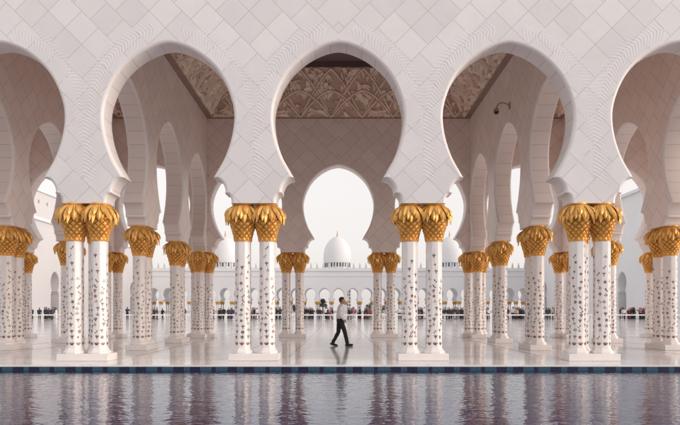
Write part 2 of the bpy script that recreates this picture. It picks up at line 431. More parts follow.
# ------------------------------------------------------------------ ceilings with carved coves
COVE_Z = (310.5 - 118) / .5437 / S + EYE
def sm(a, b, x):
    t = max(0, min(1, (x - a) / (b - a))); return t * t * (3 - 2 * t)
def carve_grid(U, V, W, H, seed):
    """height 0..1 of the carving over a W x H panel: acanthus leaves, flowers and interlacing pointed ribs"""
    rnd = random.Random(seed); h = np.zeros_like(U)
    def sms(a, b, x):
        t = np.clip((x - a) / (b - a), 0, 1); return t * t * (3 - 2 * t)
    n = int(W * H * 10)
    for k in range(n):
        u0, v0 = rnd.uniform(0, W), H * rnd.random() ** 1.25 * .95
        L = rnd.uniform(.45, .95); wd = rnd.uniform(.075, .14); a = rnd.gauss(0, .75); cu = rnd.uniform(-2.4, 2.4)
        if v0 < .3: a = rnd.choice((-1.35, 1.35)) + rnd.uniform(-.2, .2); wd *= .8
        pts = [(u0, v0)]; ang = a
        for q in range(7):
            pts.append((pts[-1][0] + L / 7 * math.sin(ang), pts[-1][1] + L / 7 * math.cos(ang))); ang += cu / 7
        ii = np.where((np.abs(U - u0) < L + .1) & (np.abs(V - v0) < L + .1))
        if not len(ii[0]): continue
        uu, vv = U[ii], V[ii]; best = np.full(uu.shape, 9.); tt = np.zeros(uu.shape)
        for q in range(7):
            (ax, ay), (bx, by) = pts[q], pts[q + 1]; dx, dy = bx - ax, by - ay
            t = np.clip(((uu - ax) * dx + (vv - ay) * dy) / (dx * dx + dy * dy), 0, 1)
            d = np.hypot(uu - ax - t * dx, vv - ay - t * dy); m = d < best
            best = np.where(m, d, best); tt = np.where(m, (q + t) / 7, tt)
        ww = wd * np.sin(np.pi * np.clip(tt * .93 + .05, 0, 1)) ** .7 * (1 + .18 * np.sin(tt * 42)) + 1e-3
        x = best / ww
        lf = (1 - sms(.72, 1.0, x)) * (.62 + .38 * sms(.08, .3, x)) * (.75 + .25 * rnd.random())
        halo = (x > 1) & (x < 1.45)
        cur = h[ii]; cur = np.where(lf > .05, np.maximum(lf, cur * .2), np.where(halo, cur * .6, cur)); h[ii] = cur
    for k in range(int(W * 1.1)):
        u0, v0, r = rnd.uniform(0, W), rnd.uniform(.5, H * .85), rnd.uniform(.09, .15)
        d = np.hypot(U - u0, (V - v0) * .8); an = np.arctan2(V - v0, U - u0); rr = r * (1 + .22 * np.cos(6 * an))
        h = np.where(d < rr * 1.25, np.where(d < rr, (.6 + .4 * sms(0, .4, np.abs(d / rr - .35))), .05), h)
    s_ = 2.85; ph = np.mod(U + W * .5 + s_ * .5, s_) / s_
    for c, top, pw in ((0, .97, 1.3), (.5, .97, 1.3), (0, .55, 1.6), (.5, .55, 1.6)):
        x = np.mod(ph + c, 1.0); y = (1 - np.abs(2 * x - 1) ** pw) * top
        sl = np.abs(2 * pw * np.abs(2 * x - 1) ** (pw - 1)) * top * H / s_
        d = np.abs(V - y * H) / np.sqrt(1 + sl * sl)
        h = np.where(d < .065, np.where(d < .035, 1.0, .1), h)
    return h
def carved_panel(bm, a, b, c, d, step=.05, amp=1.0):
    """a-b lower edge, d-c upper edge"""
    a, b, c, d = (np.array(x, float) for x in (a, b, c, d))
    W = float(np.linalg.norm(b - a)); H = float(np.linalg.norm((d + c) / 2 - (a + b) / 2))
    nu = max(2, int(W / step)); nv = max(2, int(H / step))
    nrm = np.cross(b - a, d - a); nrm /= np.linalg.norm(nrm)
    if nrm[2] > 0: nrm = -nrm
    s, t = np.meshgrid(np.linspace(0, 1, nu + 1), np.linspace(0, 1, nv + 1))
    P = (a + (b - a) * s[..., None]) * (1 - t[..., None]) + (d + (c - d) * s[..., None]) * t[..., None]
    U = (P - a) @ ((b - a) / W); V = t * H
    h = carve_grid(U, V, W, H, int(W * 100 + H * 10 + a[0] * 7 + a[1] * 3))
    h[0] = h[-1] = 0; h[:, 0] = h[:, -1] = 0
    P = P + nrm * (h * .10 * amp)[..., None]
    g = [[bm.verts.new(P[j, i]) for i in range(nu + 1)] for j in range(nv + 1)]
    for j in range(nv):
        for i in range(nu):
            f = bm.faces.new((g[j][i], g[j][i + 1], g[j + 1][i + 1], g[j + 1][i]))
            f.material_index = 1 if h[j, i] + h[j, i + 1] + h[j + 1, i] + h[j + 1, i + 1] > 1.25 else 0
def ceiling(name, label, cx, hx, hy, off, run, rise, dome):
    root = empty(name, (cx, YM, COVE_Z)); tag(root, label, 'ceiling', 'carved ceilings of the hall')
    ix, iy = hx - off, hy - off; ux, uy = ix - run, iy - run
    bm = bmesh.new()
    for s in ((1, 1), (-1, -1)):
        carved_panel(bm, (-ix * s[0], iy * s[1], 0), (ix * s[0], iy * s[1], 0), (ux * s[0], uy * s[1], rise), (-ux * s[0], uy * s[1], rise), (.021 if dome else .04) if s[1] > 0 else .09)
        carved_panel(bm, (ix * s[0], iy * s[1], 0), (ix * s[0], -iy * s[1], 0), (ux * s[0], -uy * s[1], rise), (ux * s[0], uy * s[1], rise), .026 if dome else .04)
    if not dome: carved_panel(bm, (-ux, -uy, rise), (ux, -uy, rise), (ux, uy, rise), (-ux, uy, rise), .09)
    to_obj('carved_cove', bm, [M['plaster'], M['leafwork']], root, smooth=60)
    bm = bmesh.new()
    o4 = [(-hx, -hy), (hx, -hy), (hx, hy), (-hx, hy)]; i4 = [(-ix, -iy), (ix, -iy), (ix, iy), (-ix, iy)]
    for k in range(4):
        a, b = o4[k], o4[(k + 1) % 4]; c, d = i4[(k + 1) % 4], i4[k]
        bm.faces.new([bm.verts.new((*p, 0.0)) for p in (a, b, c, d)])
        bm.faces.new([bm.verts.new((*p, z)) for p, z in ((d, 0), (c, 0), (c, .001), (d, .001))])
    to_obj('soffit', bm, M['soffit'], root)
    if dome:
        bm = bmesh.new()
        z1 = rise + .25; n = 48; Rd = min(ux, uy) - .05
        u4 = [(-ux, -uy), (ux, -uy), (ux, uy), (-ux, uy)]
        for k in range(4):
            a, b = u4[k], u4[(k + 1) % 4]
            bm.faces.new([bm.verts.new(v) for v in ((*a, rise), (*b, rise), (*b, z1), (*a, z1))])
        sq = []; ci = []
        for k in range(n):
            an = 2 * math.pi * k / n; c, s = math.cos(an), math.sin(an); m = max(abs(c), abs(s))
            sq.append(bm.verts.new((ux * c / m, uy * s / m, z1))); ci.append(bm.verts.new((Rd * c, Rd * s, z1)))
        for k in range(n): bm.faces.new((sq[k], sq[(k + 1) % n], ci[(k + 1) % n], ci[k]))
        lathe(bm, [(Rd * math.cos(math.pi / 2 * j / 12) + .001, z1 + 1.2 * min(1, j) + Rd * .9 * math.sin(math.pi / 2 * j / 12)) for j in range(13)], n)
        lathe(bm, [(Rd, z1), (Rd, z1 + 1.2)], n, cap=False)
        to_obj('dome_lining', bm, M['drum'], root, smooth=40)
    return root
hw = B * 1.5 - T / 2
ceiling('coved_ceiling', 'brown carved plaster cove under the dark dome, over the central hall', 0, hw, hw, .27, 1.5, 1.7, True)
for X, lb in ((-8.62, 'brown carved plaster ceiling of the aisle left of the central hall'), (8.62, 'brown carved plaster ceiling of the aisle right of the central hall'),
              (-12.93, 'carved plaster ceiling of the outermost left aisle behind the left edge arch'), (12.93, 'carved plaster ceiling of the outermost right aisle behind the right edge arch')):
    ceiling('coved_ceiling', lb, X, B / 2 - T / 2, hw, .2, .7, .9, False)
bm = bmesh.new(); 
for x0, x1, y0, y1 in ((-15.5, -5, YF - T / 2 + .01, YR + T / 2 - .01), (5, 15.5, YF - T / 2 + .01, YR + T / 2 - .01), (-5, 5, YF - T / 2 + .01, YM - 5), (-5, 5, YM + 5, YR + T / 2 - .01)):
    box(bm, x0, x1, y0, y1, WALL_TOP + .002, WALL_TOP + .3)
tag(to_obj('roof_slab', bm, M['plain']), kind='structure')

# ------------------------------------------------------------------ columns
SH_R = .197 / math.cos(math.pi / 8)       # corner radius of the octagon
Z0 = .18                                   # top of the plinth slab
CAP0 = (310.5 - 240.5) / S + EYE; CAP1 = PIER_Z - .035
def sm(a, b, x):
    t = max(0, min(1, (x - a) / (b - a))); return t * t * (3 - 2 * t)
def capital_bm():
    bm = bmesh.new()
    # core: narrow collar, flared cone, leafy drum
    lathe(bm, [(.19, CAP0 - .01), (.22, CAP0), (.226, CAP0 + .02), (.2, CAP0 + .04), (.215, CAP0 + .2), (.265, CAP0 + .42), (.305, CAP0 + .52), (.345, CAP0 + .64), (.335, CAP1 - .15), (.29, CAP1 - .05), (.25, CAP1)], 28)
    lathe(bm, [(.25, CAP1), (.27, CAP1 + .015), (.27, PIER_Z + .02)], 24)
    def scale(an, z, r, wd, h, lift, tip=1.0, keel=.012):
        """pointed overlapping scale; flip: hanging leaf with its point down"""
        c, s = math.cos(an), math.sin(an); rad = Vector((c, s, 0)); tan = Vector((-s, c, 0))
        rows = []
        for t, ww, lf in ((0, .62, .0), (.25, .95, .5), (.5, 1.0, .85), (.75, .68, 1.05), (1, .04, 1.0 * tip)):
            base = rad * (r(t) + lift * lf) + Vector((0, 0, z + h * t))
            half = wd * ww / 2
            rows.append((bm.verts.new(base - tan * half - rad * (lift * .45)), bm.verts.new(base + rad * (keel if t < .9 else keel * .3)), bm.verts.new(base + tan * half - rad * (lift * .45))))
        for a, b in zip(rows, rows[1:]):
            for k in (0, 1): bm.faces.new((a[k], a[k + 1], b[k + 1], b[k]))
    n = 12                                     # palm bark: a lattice of pillowed diamonds
    def cone(z): return .192 + .115 * sm(0, 1, (z - CAP0) / .62) + .03 * (z - CAP0)
    hd = .075
    for row in range(8):
        zc = CAP0 + .055 + hd * row
        for k in range(n):
            an = 2 * math.pi * (k + .5 * (row % 2)) / n; da = math.pi / n * .92; dz = hd * .93
            P4 = [(an - da, zc), (an, zc - dz), (an + da, zc), (an, zc + dz)]
            def pt(a_, z_, up): r_ = cone(z_) + up; return bm.verts.new((r_ * math.cos(a_), r_ * math.sin(a_), z_))
            out = [pt(a_, z_, .004) for a_, z_ in P4]; mid = [pt(an + (a_ - an) * .66, zc + (z_ - zc) * .66, .036) for a_, z_ in P4]; ce = pt(an, zc, .046)
            for q in range(4):
                bm.faces.new((out[q], out[(q + 1) % 4], mid[(q + 1) % 4], mid[q])); bm.faces.new((mid[q], mid[(q + 1) % 4], ce))
    for tier, (L, add, wdt) in enumerate(((.47, .0, .16), (.405, .018, .155), (.29, .034, .145))):   # hanging leaves, points down
        m = 12
        for k in range(m):
            an = 2 * math.pi * (k + .5 * (tier % 2) + .08 * tier) / m + random.uniform(-.05, .05)
            LL = L * random.uniform(.92, 1.08)
            rf = lambda t, add=add: .235 + add * .7 + .15 * math.sin(min(1, t * 1.45) * math.pi / 2) ** .85 + .015 * max(0, t - .3) + add * .4 * t
            scale(an, CAP1 - .004, rf, wdt, -LL, .034, tip=1.25, keel=.026)
    return bm
def inlay_bm(seed):
    rnd = random.Random(seed); bm = bmesh.new()
    ap = .197
    def disc(fr, u, v, ru, rv, rot, mi, n=8):
        o, tan, nor = fr
        vs = []
        for k in range(n):
            a = 2 * math.pi * k / n; x = ru * math.cos(a); y = rv * math.sin(a)
            x, y = x * math.cos(rot) - y * math.sin(rot), x * math.sin(rot) + y * math.cos(rot)
            vs.append(bm.verts.new(o + tan * max(-.072, min(.072, u + x)) + Vector((0, 0, v + y)) + nor * (.0025 + .0004 * mi)))
        f = bm.faces.new(vs); f.material_index = mi
    def stalk(fr, pts, wd, mi):
        o, tan, nor = fr
        for (u0, v0), (u1, v1) in zip(pts, pts[1:]):
            d = Vector((u1 - u0, v1 - v0)).normalized(); n2 = Vector((-d.y, d.x)) * wd / 2
            f = bm.faces.new([bm.verts.new(o + tan * a + Vector((0, 0, b)) + nor * .0018) for a, b in ((u0 + n2.x, v0 + n2.y), (u1 + n2.x, v1 + n2.y), (u1 - n2.x, v1 - n2.y), (u0 - n2.x, v0 - n2.y))])
            f.material_index = mi
    for k in range(8):
        an = math.pi / 4 * k; nor = Vector((math.cos(an), math.sin(an), 0)); tan = Vector((-math.sin(an), math.cos(an), 0))
        fr = (nor * ap, tan, nor)
        top = 2.8 if k % 2 == 0 else 2.3
        top += rnd.uniform(-.2, .2)
        z = .40; i = rnd.randint(0, 3); ph = rnd.uniform(0, 6)
        pts = []
        v = .36
        while v < top: pts.append((.03 * math.sin(v * 7 + ph), v)); v += .05
        stalk(fr, pts, .0035, 4)
        # tulip clump at the foot
        for a in (-.6, -.2, .25, .65): disc(fr, .04 * a * 1.4, .42 + .02 * (1 - abs(a)), .012, .045, -a, rnd.choice((1, 3, 0)))
        z = .60
        while z < top:
            u = .03 * math.sin(z * 7 + ph) + rnd.uniform(-.018, .018); t = rnd.randint(0, 3); i += 1
            big = rnd.uniform(.65, 1.1)
            if t == 0:
                cm = rnd.choice((1, 1, 0, 3))
                for q in range(6): disc(fr, u + .026 * big * math.cos(q * 1.047), z + .026 * big * math.sin(q * 1.047), .018 * big, .013 * big, q * 1.047, cm, 6)
                disc(fr, u, z, .012, .012, 0, 4, 6)
            elif t == 1:
                for sgn in (-1, 1):
                    disc(fr, u + sgn * .026, z + .012, .034 * big, .0115 * big, sgn * .9, rnd.choice((0, 2)), 7)
                disc(fr, u, z + .045, .011, .03, 0, 0, 7)
            elif t == 2:
                sgn = rnd.choice((-1, 1))
                disc(fr, u + sgn * .02, z, .016 * big, .042 * big, -sgn * .5, rnd.choice((0, 3, 1)), 8)
                disc(fr, u - sgn * .022, z - .04, .012, .03, sgn * .8, 2, 7)
            else:
                for q in range(3): disc(fr, u + .02 * (q - 1) * 1.3, z + .01 * (q % 2) + .02, .0115, .036 * big, -(q - 1) * .55, rnd.choice((0, 0, 2)), 7)
                disc(fr, u, z - .025, .014, .02, 0, 0, 7)
            z += rnd.uniform(.11, .17) * (1 + .5 * max(0, z - 1.4))
    return bm
def make_column():
    root = empty('inlaid_column', (0, 0, 0))
    bm = bmesh.new()
    lathe(bm, [(.275, Z0), (.285, Z0 + .02), (.285, Z0 + .045), (.262, Z0 + .07), (.235, Z0 + .095), (.222, Z0 + .125), (.212, Z0 + .14)], 8, rot=math.pi / 8)
    b = to_obj('base', bm, M['shaft'], root, smooth=20)
    bm = bmesh.new()
    lathe(bm, [(SH_R, Z0 + .13), (SH_R, CAP0 + .02)], 8, rot=math.pi / 8)
    es = [e for e in bm.edges if abs(e.verts[0].co.z - e.verts[1].co.z) > 1]
    bmesh.ops.bevel(bm, geom=es, offset=.012, segments=2, affect='EDGES', profile=.5)
    s = to_obj('shaft', bm, M['shaft'], root, smooth=20)
    il = to_obj('floral_inlay', inlay_bm(1), INLAY, s, recalc=False)
    cp = to_obj('capital', capital_bm(), M['gold'], root, smooth=35)
    return root
proto = make_column()
inlays = [proto.children[1].children[0].data if len(proto.children) > 1 and proto.children[1].children else None]
inlay_meshes = []
for sd_ in (2, 3, 4, 5):
    bm = inlay_bm(sd_); me = bpy.data.meshes.new('floral_inlay'); bm.to_mesh(me); bm.free()
    for m in INLAY: me.materials.append(m)
    inlay_meshes.append(me)
first = [True]
def place_column(x, y, label, rz):
    if first[0]: r = proto; first[0] = False
    else: r = copy_tree(proto)
    r.location = (x, y, 0); r.rotation_euler = (0, 0, rz)
    for ch in r.children:
        for g in ch.children: g.data = random.choice(inlay_meshes)
    tag(r, label, 'column', 'gold-capped inlaid columns')
def plinth(x, y, hx, hy, label, tail=0):
    bm = bmesh.new(); box(bm, -hx, hx, -hy, hy, .0, Z0, bev=.012)
    if tail: box(bm, -.33, .33, *sorted((tail * (hy + .003), tail * (hy + .58))), .0, Z0, bev=.012)
    o = to_obj('plinth', bm, M['plain']); o.location = (x, y, .002)
    tag(o, label, 'plinth', 'slabs under the columns')
DX = .315
rows = [(YF, 'pool edge'), (YF + B, 'second row'), (YF + 2 * B, 'third row'), (YR, 'courtyard edge')]
lines = [(-15.085, 'outermost left'), (-10.775, 'far left'), (-6.465, 'left'), (-2.155, 'left of the central arch'), (2.155, 'right of the central arch'), (6.465, 'right'), (10.775, 'far right'), (15.085, 'outermost right')]
for iy, (y, rn) in enumerate(rows):
    for X, ln in lines:
        edge = iy in (0, 3)
        if abs(X) < 3 and not edge: continue
        if abs(X) > 14 and iy != 3: continue
        if abs(X) < 3:
            plinth(X, y, .64, .33, f'low white slab under the {rn} column pair {ln}')
            for s, nm in ((-1, 'left'), (1, 'right')):
                place_column(X + s * DX, y, f'gold-capped column, {nm} one of the {rn} pair {ln}', random.randint(0, 7) * math.pi / 4)
        elif edge:
            sg = 1 if iy == 0 else -1
            plinth(X, y - sg * .07, .65, .33, f'stepped white slab under the {ln} three-column cluster at the {rn}', sg)
            for dx, dy, nm in ((-DX, -.08, 'left'), (DX, -.08, 'right'), (0, .525, 'back' if iy == 0 else 'front')):
                place_column(X + dx, y + sg * dy, f'gold-capped column, {nm} one of the {ln} three-column cluster at the {rn}', random.randint(0, 7) * math.pi / 4)
        else:
            plinth(X, y, .34, .65, f'white slab under the {ln} column pair in the {rn} from the pool')
            for q, dn in ((-1, 'nearer'), (1, 'farther')):
                place_column(X, y + q * DX, f'gold-capped column, {dn} one of the {ln} pair in the {rn}', random.randint(0, 7) * math.pi / 4)

# ------------------------------------------------------------------ security camera on the right inner wall
m_cam, _, _ = mat('camera_grey_metal', (.42, .34, .30), .4, .3)
m_lens, _, _ = mat('camera_black_dome', (.015, .013, .013), .12)
sx, sy, sz = 6.135, 21.6, 8.6
rt = empty('security_camera', (sx, sy, sz)); tag(rt, 'small dome security camera hanging from a curved bracket high on the right wall', 'camera')
bm = bmesh.new(); box(bm, -.05, -.002, -.07, .07, -.12, .12, bev=.01); to_obj('wall_plate', bm, m_cam, rt)
bm = bmesh.new(); tube(bm, [(-.04, 0, .0), (-.14, 0, .08), (-.28, 0, .11), (-.42, 0, .06), (-.48, 0, -.06), (-.49, 0, -.12)], .026, 10); to_obj('bracket', bm, m_cam, rt, smooth=60)
bm = bmesh.new(); lathe(bm, [(.03, -.08), (.085, -.12), (.1, -.16), (.1, -.22)], 20, (-.49, 0)); hsg = to_obj('housing', bm, m_cam, rt, smooth=40)
bm = bmesh.new(); ball(bm, (-.49, 0, -.22), .09, 16); to_obj('lens_dome', bm, m_lens, rt, smooth=60)

# ------------------------------------------------------------------ far side of the courtyard
YFAR = 183.0
fr = empty('far_arcade', (0, YFAR, 0)); tag(fr, 'long white arcade of small horseshoe arches across the far side of the courtyard', 'arcade')
arcade_obj('arcade_wall', arcade_bm(29, th=8.0, top=13.2, bev=.1, seg=1), [M['far']] * 3, fr).location = (2.14 - 2.14, 4, 0)
NB = 29
bm = bmesh.new(); L = NB * B / 2
box(bm, -L - .3, L + .3, -.35, 8.3, 13.202, 13.55); box(bm, -L, L, -.12, .3, 13.552, 14.15); box(bm, -L - .1, L + .1, -.18, -.002, 11.6, 11.8)
to_obj('cornice', bm, M['far'], fr)
bm = bmesh.new()
for a, z0, z1 in ((.3, 14.152, 14.75), (.18, 14.752, 15.25)): box(bm, -a, a, -.1, .1, z0, z1)
lathe(bm, [(.18, 15.252), (.2, 15.36), (.02, 15.75)], 6)
ml = to_obj('merlon', bm, M['merlon'], fr); x = -L + .5; ml.location.x = x
while x < L - 1.85:
    x += 1.85; c = ml.copy(); link(c); c.parent = fr; c.location.x = x
# its column pairs
def far_pair():
    rt = empty('distant_column_pair', (0, 0, 0))
    bm = bmesh.new()
    for s in (-1, 1): lathe(bm, [(.2, .2), (.2, 3.05)], 8, (s * DX, 0))
    box(bm, -.65, .65, -.42, .42, .002, .2); to_obj('shafts', bm, M['far'], rt, smooth=40)
    bm = bmesh.new()
    for s in (-1, 1): lathe(bm, [(.22, 3.04), (.3, 3.4), (.46, 3.65), (.45, 3.8), (.38, 3.99)], 10, (s * DX, 0))
    to_obj('capitals', bm, M['far_gold'], rt, smooth=50)
    return rt
fp = far_pair(); k = 0
for yy in (YFAR + .45, YFAR + 7.5):
    for i in range(NB + 1):
        x = (i - NB / 2) * B
        r = fp if k == 0 else copy_tree(fp)
        k += 1; r.location = (x, yy, 0)
        tag(r, 'tiny gold-capped column pair under the arcade across the far side of the courtyard', 'column pair', 'column pairs of the far arcade')

def far_dome(px, lb):
    Yd = 195.0; s = F_PX / Yd
    rt = empty('dome', ((px - 338.5) / s, Yd, 13.5)); tag(rt, lb, 'dome', 'domes above the far arcade')
    RD = 4.25; zb = (310.5 - 263) / s + EYE - 13.5
    bm = bmesh.new(); lathe(bm, [(RD * .98, -.3), (RD * .98, zb - 1.9), (RD * 1.06, zb - 1.85), (RD * 1.06, zb - 1.6), (RD * .97, zb - 1.55), (RD * .97, zb - .1), (RD * 1.04, zb - .05), (RD * 1.04, zb + .1)], 40); to_obj('drum', bm, M['far'], rt, smooth=30)
    bm = bmesh.new()
    for q in range(28):
        a = 2 * math.pi * q / 28; c_, s_ = math.cos(a), math.sin(a)
        res = bmesh.ops.create_cube(bm, size=1, matrix=Matrix.Translation((RD * .975 * c_, RD * .975 * s_, zb - .82)) @ Matrix.Rotation(a, 4, 'Z') @ Matrix.Diagonal((.12, .42, 1.25, 1)))
    to_obj('drum_windows', bm, M['dark_glass'], rt)
    H = (310.5 - 236.5) / s + EYE - 13.5 - zb
    pr = [(1.02, 0), (1.05, .08), (1.06, .18), (1.05, .3), (1.0, .45), (.9, .6), (.76, .73), (.58, .84), (.38, .92), (.18, .97), (.05, 1.0)]
    pr = catmull(pr, 3)
    bm = bmesh.new(); lathe(bm, [(RD * r_, zb + .1 + H * z_) for r_, z_ in pr], 48); to_obj('shell', bm, M['far'], rt, smooth=60)
    bm = bmesh.new(); zt = zb + H
    lathe(bm, [(.3, zt), (.34, zt + .25), (.15, zt + .4), (.13, zt + .6), (.26, zt + .8), (.1, zt + 1.0), (.09, zt + 1.3), (.17, zt + 1.45), (.05, zt + 1.6), (.03, zt + 2.0)], 10); to_obj('finial', bm, M['far_gold'], rt, smooth=50)
far_dome(337.3, 'white dome with gold finial above the far arcade, centred in the middle arch')
far_dome(225.3, 'white dome with gold finial beyond the far arcade, left of the middle one')
far_dome(449.5, 'white dome with gold finial beyond the far arcade, right of the middle one')

# side wings of the courtyard
def wing(sg, label):
    rt = empty('courtyard_wing', (sg * 60, 0, 0)); tag(rt, label, 'building', 'wings along the courtyard')
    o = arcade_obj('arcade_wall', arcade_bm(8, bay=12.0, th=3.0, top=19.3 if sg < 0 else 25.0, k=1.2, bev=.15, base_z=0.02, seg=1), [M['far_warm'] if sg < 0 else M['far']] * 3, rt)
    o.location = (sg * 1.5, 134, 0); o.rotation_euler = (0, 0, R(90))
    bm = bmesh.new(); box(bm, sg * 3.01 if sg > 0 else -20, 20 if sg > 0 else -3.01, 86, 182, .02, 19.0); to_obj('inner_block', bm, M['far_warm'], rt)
    bm = bmesh.new(); zt = 19.302 if sg < 0 else 25.002
    box(bm, min(-sg * .5, sg * 4), max(-sg * .5, sg * 4), 86, 182, zt, zt + .6); to_obj('cornice', bm, M['far'], rt)
    if sg < 0:
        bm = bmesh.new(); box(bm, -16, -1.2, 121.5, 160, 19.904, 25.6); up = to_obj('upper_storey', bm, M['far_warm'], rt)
        bm = bmesh.new(); box(bm, -16.4, -.8, 121.2, 160.3, 25.604, 26.1); to_obj('upper_cornice', bm, M['far'], rt)
        for q in range(10):
            bm = bmesh.new(); y0 = 123 + q * 3.6; box(bm, -1.21, -1.15, y0, y0 + .55, 23.2, 23.9); to_obj('window', bm, M['pale_shutter'], up)
    for q in range(8):
        y0 = 92 + 12 * q; bm = bmesh.new(); box(bm, sg * 2.9 if sg > 0 else -2.99, 2.99 if sg > 0 else -2.9, y0 - 1.5, y0 + 1.5, .02, 3.4)
        to_obj('door', bm, M['dark_glass'], rt)
wing(-1, 'tall white building with a horseshoe niche along the left side of the courtyard')
wing(1, 'tall pale grey building with a horseshoe niche along the right side of the courtyard')

# far tower, palm and trees beyond the arcade
bm = bmesh.new(); box(bm, -1.7, 1.7, -1.7, 1.7, -1.2, 31)
tw = empty('tower_block', ((348.6 - 338.5) / F_PX * 460, 460, 0)); tag(tw, 'slim white tower block with dark windows far beyond the arcade, behind the walking man', 'building')
to_obj('wall', bm, M['far_warm'], tw)
for zz in range(11):
    for xx in (-.95, .55):
        bm = bmesh.new(); xo = xx + (.3 if zz % 2 else 0); box(bm, xo - .4, xo + .4, -1.76, -1.69, 2 + zz * 2.6, 3.5 + zz * 2.6); to_obj('window', bm, M['dark_glass'], tw)
m_leaf = mottled('dull_green_foliage', (.15, .16, .12), .3, 3, .7); m_bark = mottled('palm_bark', (.16, .12, .09), .3, 4, .9)
def palm(px, Yp, ztop, lb):
    s = F_PX / Yp; rt = empty('palm_tree', ((px - 338.5) / s, Yp, -.9)); tag(rt, lb, 'palm')
    H = ztop + .9 - 1.6
    bm = bmesh.new(); tube(bm, [(0, 0, 0), (.06, 0, H * .4), (.0, .05, H * .8), (.02, 0, H)], [.3, .24, .22, .26], 10); to_obj('trunk', bm, m_bark, rt, smooth=60)
    bm = bmesh.new(); rnd = random.Random(px)
    for f in range(90):
        a = rnd.uniform(0, 6.28); el = rnd.uniform(-.5, 1.4); L = rnd.uniform(1.4, 1.9); pts = []
        d = Vector((math.cos(a) * math.cos(el), math.sin(a) * math.cos(el), math.sin(el)))
        for j in range(8):
            t = j / 7; pts.append(Vector((0, 0, H)) + d * L * t + Vector((0, 0, -.7 * t * t * math.cos(el))))
        for j in range(1, 8):
            tg = (pts[j] - pts[j - 1]).normalized(); sd2 = tg.cross(Vector((0, 0, 1))); 
            if sd2.length < .05: sd2 = Vector((1, 0, 0))
            sd2.normalize(); ll = .62 * math.sin(math.pi * (j / 8.5)) + .1
            for q in (-1, 1):
                for h_ in (0, .5):
                    p0 = pts[j - 1].lerp(pts[j], h_); tip = p0 + sd2 * q * ll + tg * ll * .5 + Vector((0, 0, -.12)); w2 = tg * .1
                    bm.faces.new([bm.verts.new(v) for v in (p0 - w2, p0 + w2, tip)])
    to_obj('crown', bm, m_leaf, rt, recalc=False)
palm(322.8, 206, 5.3, 'grey-green palm tree seen through the far arches left of the walking man')
def tree(px, Yp, ztop, wdt, lb):
    s = F_PX / Yp; rt = empty('tree', ((px - 338.5) / s, Yp, -.9)); tag(rt, lb, 'tree'); H = ztop + .9; rnd = random.Random(int(px * 7))
    bm = bmesh.new(); tube(bm, [(0, 0, 0), (.05, 0, H * .35), (0, .1, H * .6)], [.22, .17, .09], 8)
    for q in range(5):
        a = rnd.uniform(0, 6.28); tube(bm, [(0, 0, H * .35), (.4 * wdt * math.cos(a), .4 * wdt * math.sin(a), H * .7)], [.1, .04], 6)
    to_obj('trunk', bm, m_bark, rt, smooth=60)
    bm = bmesh.new(); cl = [(Vector((rnd.uniform(-.5, .5) * wdt, rnd.uniform(-.5, .5) * wdt, H * rnd.uniform(.5, .9))), rnd.uniform(.5, .9)) for _ in range(14)]
    for _ in range(1500):
        c, r_ = rnd.choice(cl); d = Vector((rnd.gauss(0, 1), rnd.gauss(0, 1), rnd.gauss(0, 1))).normalized() * r_ * rnd.random() ** .4
        p = c + d; u = Vector((rnd.gauss(0, 1), rnd.gauss(0, 1), rnd.gauss(0, 1))).normalized() * .16; v = u.cross(Vector((rnd.gauss(0, 1), rnd.gauss(0, 1), rnd.gauss(0, 1)))).normalized() * .09
        bm.faces.new([bm.verts.new(x_) for x_ in (p - u, p + v, p + u, p - v)])
    to_obj('crown', bm, m_leaf, rt, recalc=False)
tree(371, 207, 4.2, 3.6, 'low dark green tree seen through the far arches right of the walking man')
tree(381, 210, 3.6, 3.0, 'low dark tree seen through the far arches, behind the right rear column pair')
tree(296.5, 209, 3.4, 2.4, 'low dark tree seen through the far arches, behind the left rear column pair')

# ------------------------------------------------------------------ people
def remeshed(bm, voxel, smooth_it=6, fac=.5):
    me = bpy.data.meshes.new('tmp'); bmesh.ops.recalc_face_normals(bm, faces=bm.faces); bm.to_mesh(me); bm.free()
    o = bpy.data.objects.new('tmp', me); link(o)
    md = o.modifiers.new('r', 'REMESH'); md.mode = 'VOXEL'; md.voxel_size = voxel
    if smooth_it: ms = o.modifiers.new('s', 'SMOOTH'); ms.iterations = smooth_it; ms.factor = fac
    dg = bpy.context.evaluated_depsgraph_get(); dg.update()
    res = bpy.data.meshes.new_from_object(o.evaluated_get(dg), depsgraph=dg)
    bpy.data.objects.remove(o); bpy.data.meshes.remove(me)
    res.shade_smooth(); return res
def limb(bm, pts, rad, n=10):
    tube(bm, pts, rad, n)
    for p, r in zip(pts, rad): ball(bm, p, r, 10)
def loft(bm, secs, n=20):
    rings = [[bm.verts.new((cx + rx * math.cos(2 * math.pi * k / n), cy + ry * math.sin(2 * math.pi * k / n), z)) for k in range(n)] for cx, cy, z, rx, ry in secs]
    for a, b in zip(rings, rings[1:]):
        for k in range(n): bm.faces.new((a[k], a[(k + 1) % n], b[(k + 1) % n], b[k]))
    bm.faces.new(rings[0]); bm.faces.new(rings[-1])
def folds(me, amp, sc_, seed):
    for v in me.vertices:
        p = Vector((v.co.x * sc_, v.co.y * sc_, v.co.z * sc_ * .55 + v.co.x * sc_ * .5)) + Vector((seed, 0, 0))
        v.co += v.normal * amp * (1 - 2 * abs(noise.noise(p)) ** .6)
    return me
def mesh_child(name, me, m, parent):
    me.name = name; me.materials.clear(); me.materials.append(m)
    o = bpy.data.objects.new(name, me); link(o)
    if parent: o.parent = parent
    return o
m_skin = mottled('skin', (.42, .24, .17), .08, 12, .5); m_hair = mottled('black_hair', (.02, .016, .015), .3, 40, .5)
